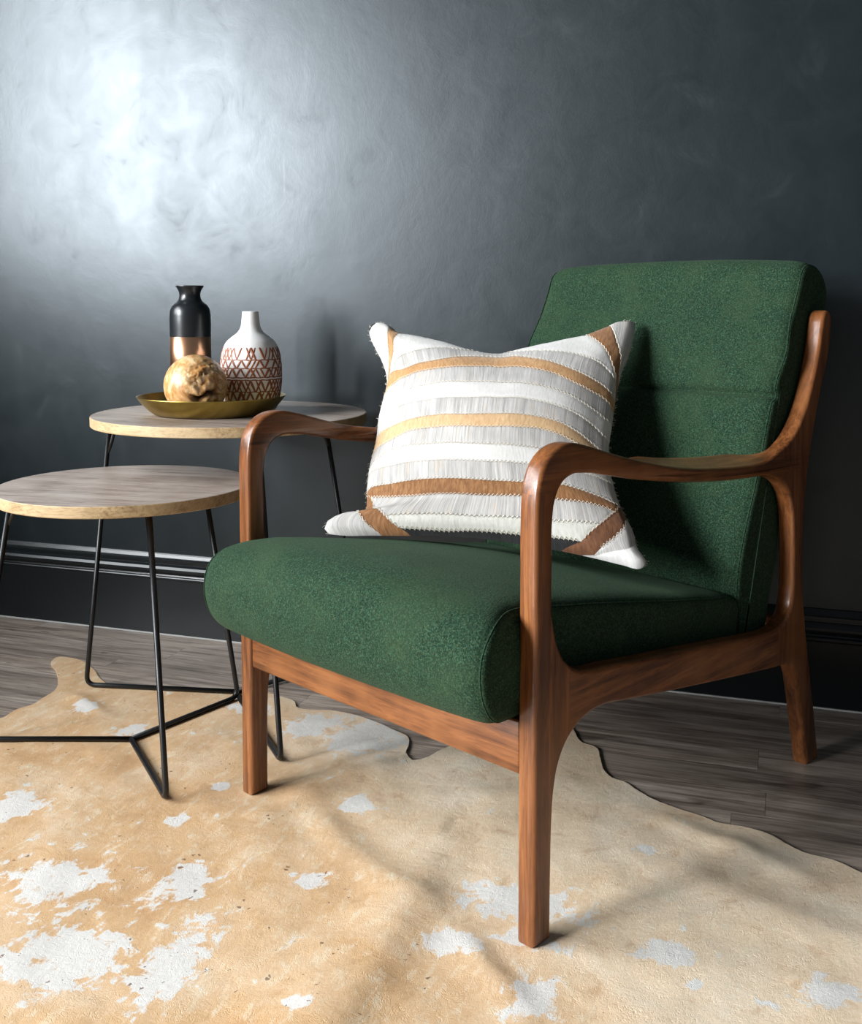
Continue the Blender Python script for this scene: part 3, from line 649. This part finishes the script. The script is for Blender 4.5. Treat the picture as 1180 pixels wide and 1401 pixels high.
# ------------------------------------------------------------------ nesting tables
def side_table(center, top_z, Rr, th, feet, rtop, label, grain):
    t = empty('side_table', (center[0], center[1], 0), 0, label, 'side table', 'nesting tables beside the armchair')
    prof = [(0.001, top_z-th), (Rr-.0015, top_z-th), (Rr, top_z-th+.0015), (Rr, top_z-.0015), (Rr-.0008, top_z-.0004)]
    V, F = lathe(prof, 96, False); e = mesh('table_edge', V, F, MTE, None); e.data.set_sharp_from_angle(angle=R(35))
    V, F = lathe([(Rr-.0008, top_z-.0004), (Rr-.002, top_z), (.001, top_z)], 96, False); F.append(tuple(2*96+k for k in range(96)))
    tp = mesh('tabletop', V, F, MT, t, False); tp.rotation_euler = (0, 0, grain); e.parent = tp; e['label'] = 'light oak edge band'
    rod = .0052; fz = .0032+rod
    cvec = Vector((0, 0, fz))
    for k, (fx, fy) in enumerate(feet):
        f = Vector((fx-center[0], fy-center[1], fz)); d = f.normalized(); d.z = 0; d.normalize()
        tp_ = Vector((d.x*rtop[k], d.y*rtop[k], top_z-th))
        pts = bend([tp_, f, cvec], .022)
        V, F = tube(pts, rod, 12); mesh('leg', V, F, MK, t)
        # curved gusset rod under the top
        a = tp_.lerp(f, .13); b = tp_-d*.028; mid = tp_.lerp(f, .03)-d*.012
        V, F = tube([a, a.lerp(mid, .5)-d*.002, mid, Vector((b.x, b.y, top_z-th))], rod*.8, 8); mesh('leg_brace', V, F, MK, t)
    V, F = lathe([(.001, top_z-th-.003), (rtop[1]-.03, top_z-th-.003), (rtop[1]-.03, top_z-th)], 48, False); mesh('mounting_plate', V, F, MK, t)
    return t
side_table((-1.167, -.62), .500, .233, .021, [(-.965, -.815), (-1.082, -.358), (-1.452, -.716)], (.190, .190, .215), 'lower round oak-topped side table with black wire legs, nearest the camera', R(5))
side_table((-1.102, -.335), .609, .284, .0205, [(-1.431, -.400), (-.851, -.618), (-.925, -.045)], (.268, .235, .235), 'taller round oak-topped side table against the wall, carrying the brass tray', R(-12))

# ------------------------------------------------------------------ tray and what stands in it
TZ = .609
tr = (-1.126, -.372)
prof = [(.001, TZ+.0003), (.110, TZ+.0003), (.117, TZ+.002), (.128, TZ+.010), (.141, TZ+.023), (.151, TZ+.036), (.1525, TZ+.0385), (.1515, TZ+.0385), (.1495, TZ+.0365), (.1395, TZ+.0245), (.1265, TZ+.0118), (.1155, TZ+.0036), (.109, TZ+.002), (.001, TZ+.002)]
V, F = lathe([(r, z-TZ) for r, z in prof], 96, False); o = mesh('tray', V, F, MBR); o.location = (*tr, TZ); tag(fixn(o), 'shallow round brass tray holding two vases and a wooden ball', 'tray')
BZ = TZ+.0021
vs = empty('vase', (-1.214, -.307, BZ), 0, 'tall black vase with a copper band, behind the wooden ball', 'vase')
vprof = [(.001, 0), (.038, 0), (.042, .003), (.0433, .008), (.0433, .060)]
V, F = lathe(vprof, 64, False); 
body2 = catmull([(.0433, .158), (.0433, .196), (.0428, .206), (.0405, .216), (.036, .223), (.030, .228), (.0255, .232), (.0232, .237), (.0222, .243), (.0225, .249), (.0245, .255), (.0275, .260), (.0290, .2622)], 40).tolist()+[(.0293, .2635), (.0288, .2645), (.027, .264), (.0235, .255), (.0205, .243), (.0205, .20), (.001, .20)]
lowp = [(.001, 0), (.038, 0), (.042, .003), (.0433, .008), (.0433, .0602)]
V, F = lathe([(.001, 0), (.038, 0), (.042, .003), (.0433, .008), (.0433, .05), (.0433, .10), (.0433, .158)]+body2[1:], 64, False)
o = fixn(mesh('body', V, F, MBLK, vs)); o.data.set_sharp_from_angle(angle=R(50))
V, F = lathe([(.0430, .0598), (.0436, .0602), (.0436, .155), (.0430, .1554)], 64, False); o = fixn(mesh('copper_band', V, F, MCOP, vs)); o['label'] = 'copper band'
# white vase with painted lattice
wv = empty('vase', (-1.058, -.328, BZ), 0, 'white ceramic vase painted with brown triangle lattice, at the right of the tray', 'vase')
WP = catmull([(.046, .001), (.052, .008), (.0595, .035), (.0635, .065), (.0638, .085), (.0620, .110), (.0575, .132), (.050, .147), (.039, .157), (.0265, .167), (.0205, .178), (.0185, .190), (.0175, .200), (.0168, .2085)], 70).tolist()
V, F = lathe([(.001, 0), (.042, 0)]+WP+[(.0160, .2100), (.0150, .2085), (.0142, .19), (.001, .18)], 72, False); fixn(mesh('body', V, F, MWH, wv))
def wr(z): return float(np.interp(z, [p[1] for p in WP], [p[0] for p in WP]))
PV = []; PF = []
def stroke(pts, w=.0013):
    w *= 1.35
    P3 = []
    for a, z in pts: r = wr(z)+.0005; P3.append(Vector((r*math.cos(a), r*math.sin(a), z)))
    n = len(P3); o0 = len(PV)
    for i, p in enumerate(P3):
        t = (P3[min(i+1, n-1)]-P3[max(i-1, 0)]).normalized(); nr = Vector((p.x, p.y, 0)).normalized(); s = t.cross(nr).normalized()*w*(.8+.4*((i*7) % 3)/2)
        PV.append(p-s-nr*.0008); PV.append(p-s*.8); PV.append(p+s*.8); PV.append(p+s-nr*.0008)
    for i in range(n-1):
        for k in range(3): a = o0+4*i+k; PF.append((a, a+1, a+5, a+4))
rows = [(.111, .136), (.094, .111), (.076, .094), (.046, .0695), (.024, .046)]
pr = random.Random(11); NC = 20; da = 2*math.pi/NC
for ri, (z0, z1) in enumerate(rows):
    for c in range(NC):
        a0 = c*da+pr.uniform(-.02, .02); 
        if pr.random() < .93: stroke([(a0+da*.5*k/3, z0+(z1-z0)*k/3) for k in range(4)], .0013+.0006*pr.random())
        if pr.random() < .93: stroke([(a0+da-da*.5*k/3, z0+(z1-z0)*k/3) for k in range(4)], .0013+.0006*pr.random())
        if pr.random() < .45: stroke([(a0+da*.5+da*.5*k/3, z0+(z1-z0)*k/3) for k in range(4)], .0012)
        if ri in (0, 2, 3) and pr.random() < .45: stroke([(a0+da*.5-da*.5*k/3, z0+(z1-z0)*k/3) for k in range(4)], .0012)
for z in (.111, .094, .0755, .0700, .046):
    stroke([(2*math.pi*k/80, z+.0006*math.sin(k*1.7)) for k in range(81)], .0009)
pt = fixn(mesh('painted_lattice', PV, PF, MPT, wv)); pt['label'] = 'brown painted triangle lattice'; pt['kind'] = 'stuff'
# teak root ball
bm = bmesh.new(); bmesh.ops.create_icosphere(bm, subdivisions=6, radius=.0625)
camdir = Vector((1.114, -1.84, .1)).normalized(); rt = Vector((.855, .518, 0)); up = Vector((0, 0, 1))
crk = (camdir*.9+rt*.30-up*.33).normalized()
cav = []
for v in bm.verts:
    n_ = v.co.normalized(); q = n_*1.0
    loc = Vector(((n_-crk).dot(rt), (n_-crk).dot(up), 0)); front = max(0, n_.dot(crk))
    d = 0
    # one long gash and a broken, fissured quarter around it
    g = math.exp(-((loc.x)/.42)**4)*math.exp(-((loc.y-.10*math.sin(loc.x*7))/(.085+.05*noise.noise(n_*5)))**2)*(front > .3)
    reg = math.exp(-((n_-(crk*.8+up*.45+rt*.15).normalized()).length/.75)**4)
    qq = n_*3.2+Vector((.2, .7, .1))+noise.noise_vector(n_*3)*.5; cell = noise.voronoi(qq)[0]; edge = cell[1]-cell[0]
    fis = max(0, 1-edge/.07)*reg*max(0, min(1, .5+2*noise.noise(n_*4)))
    wav = noise.fractal(n_*2.2+Vector((4, 1, 2)), 1.0, 2.0, 3)
    d = .022*g+.004*fis+.003*reg*abs(wav)*2
    v.co = n_*(.0625-d-.0006*abs(noise.noise(n_*14))); cav.append(min(1, 1.2*g+.75*fis*fis+.38*reg*max(0, min(1, .45+1.6*wav))))
bme = bpy.data.meshes.new('decorative_ball'); bm.to_mesh(bme); bm.free(); bme.polygons.foreach_set('use_smooth', [True]*len(bme.polygons))
at = bme.attributes.new('cav', 'FLOAT', 'POINT'); at.data.foreach_set('value', np.array(cav, np.float32))
o = link('decorative_ball', bme, M_teak()); o.location = (-1.114, -.455, BZ+.0622); tag(o, 'polished teak root ball with a dark crack, at the front of the brass tray', 'ball')
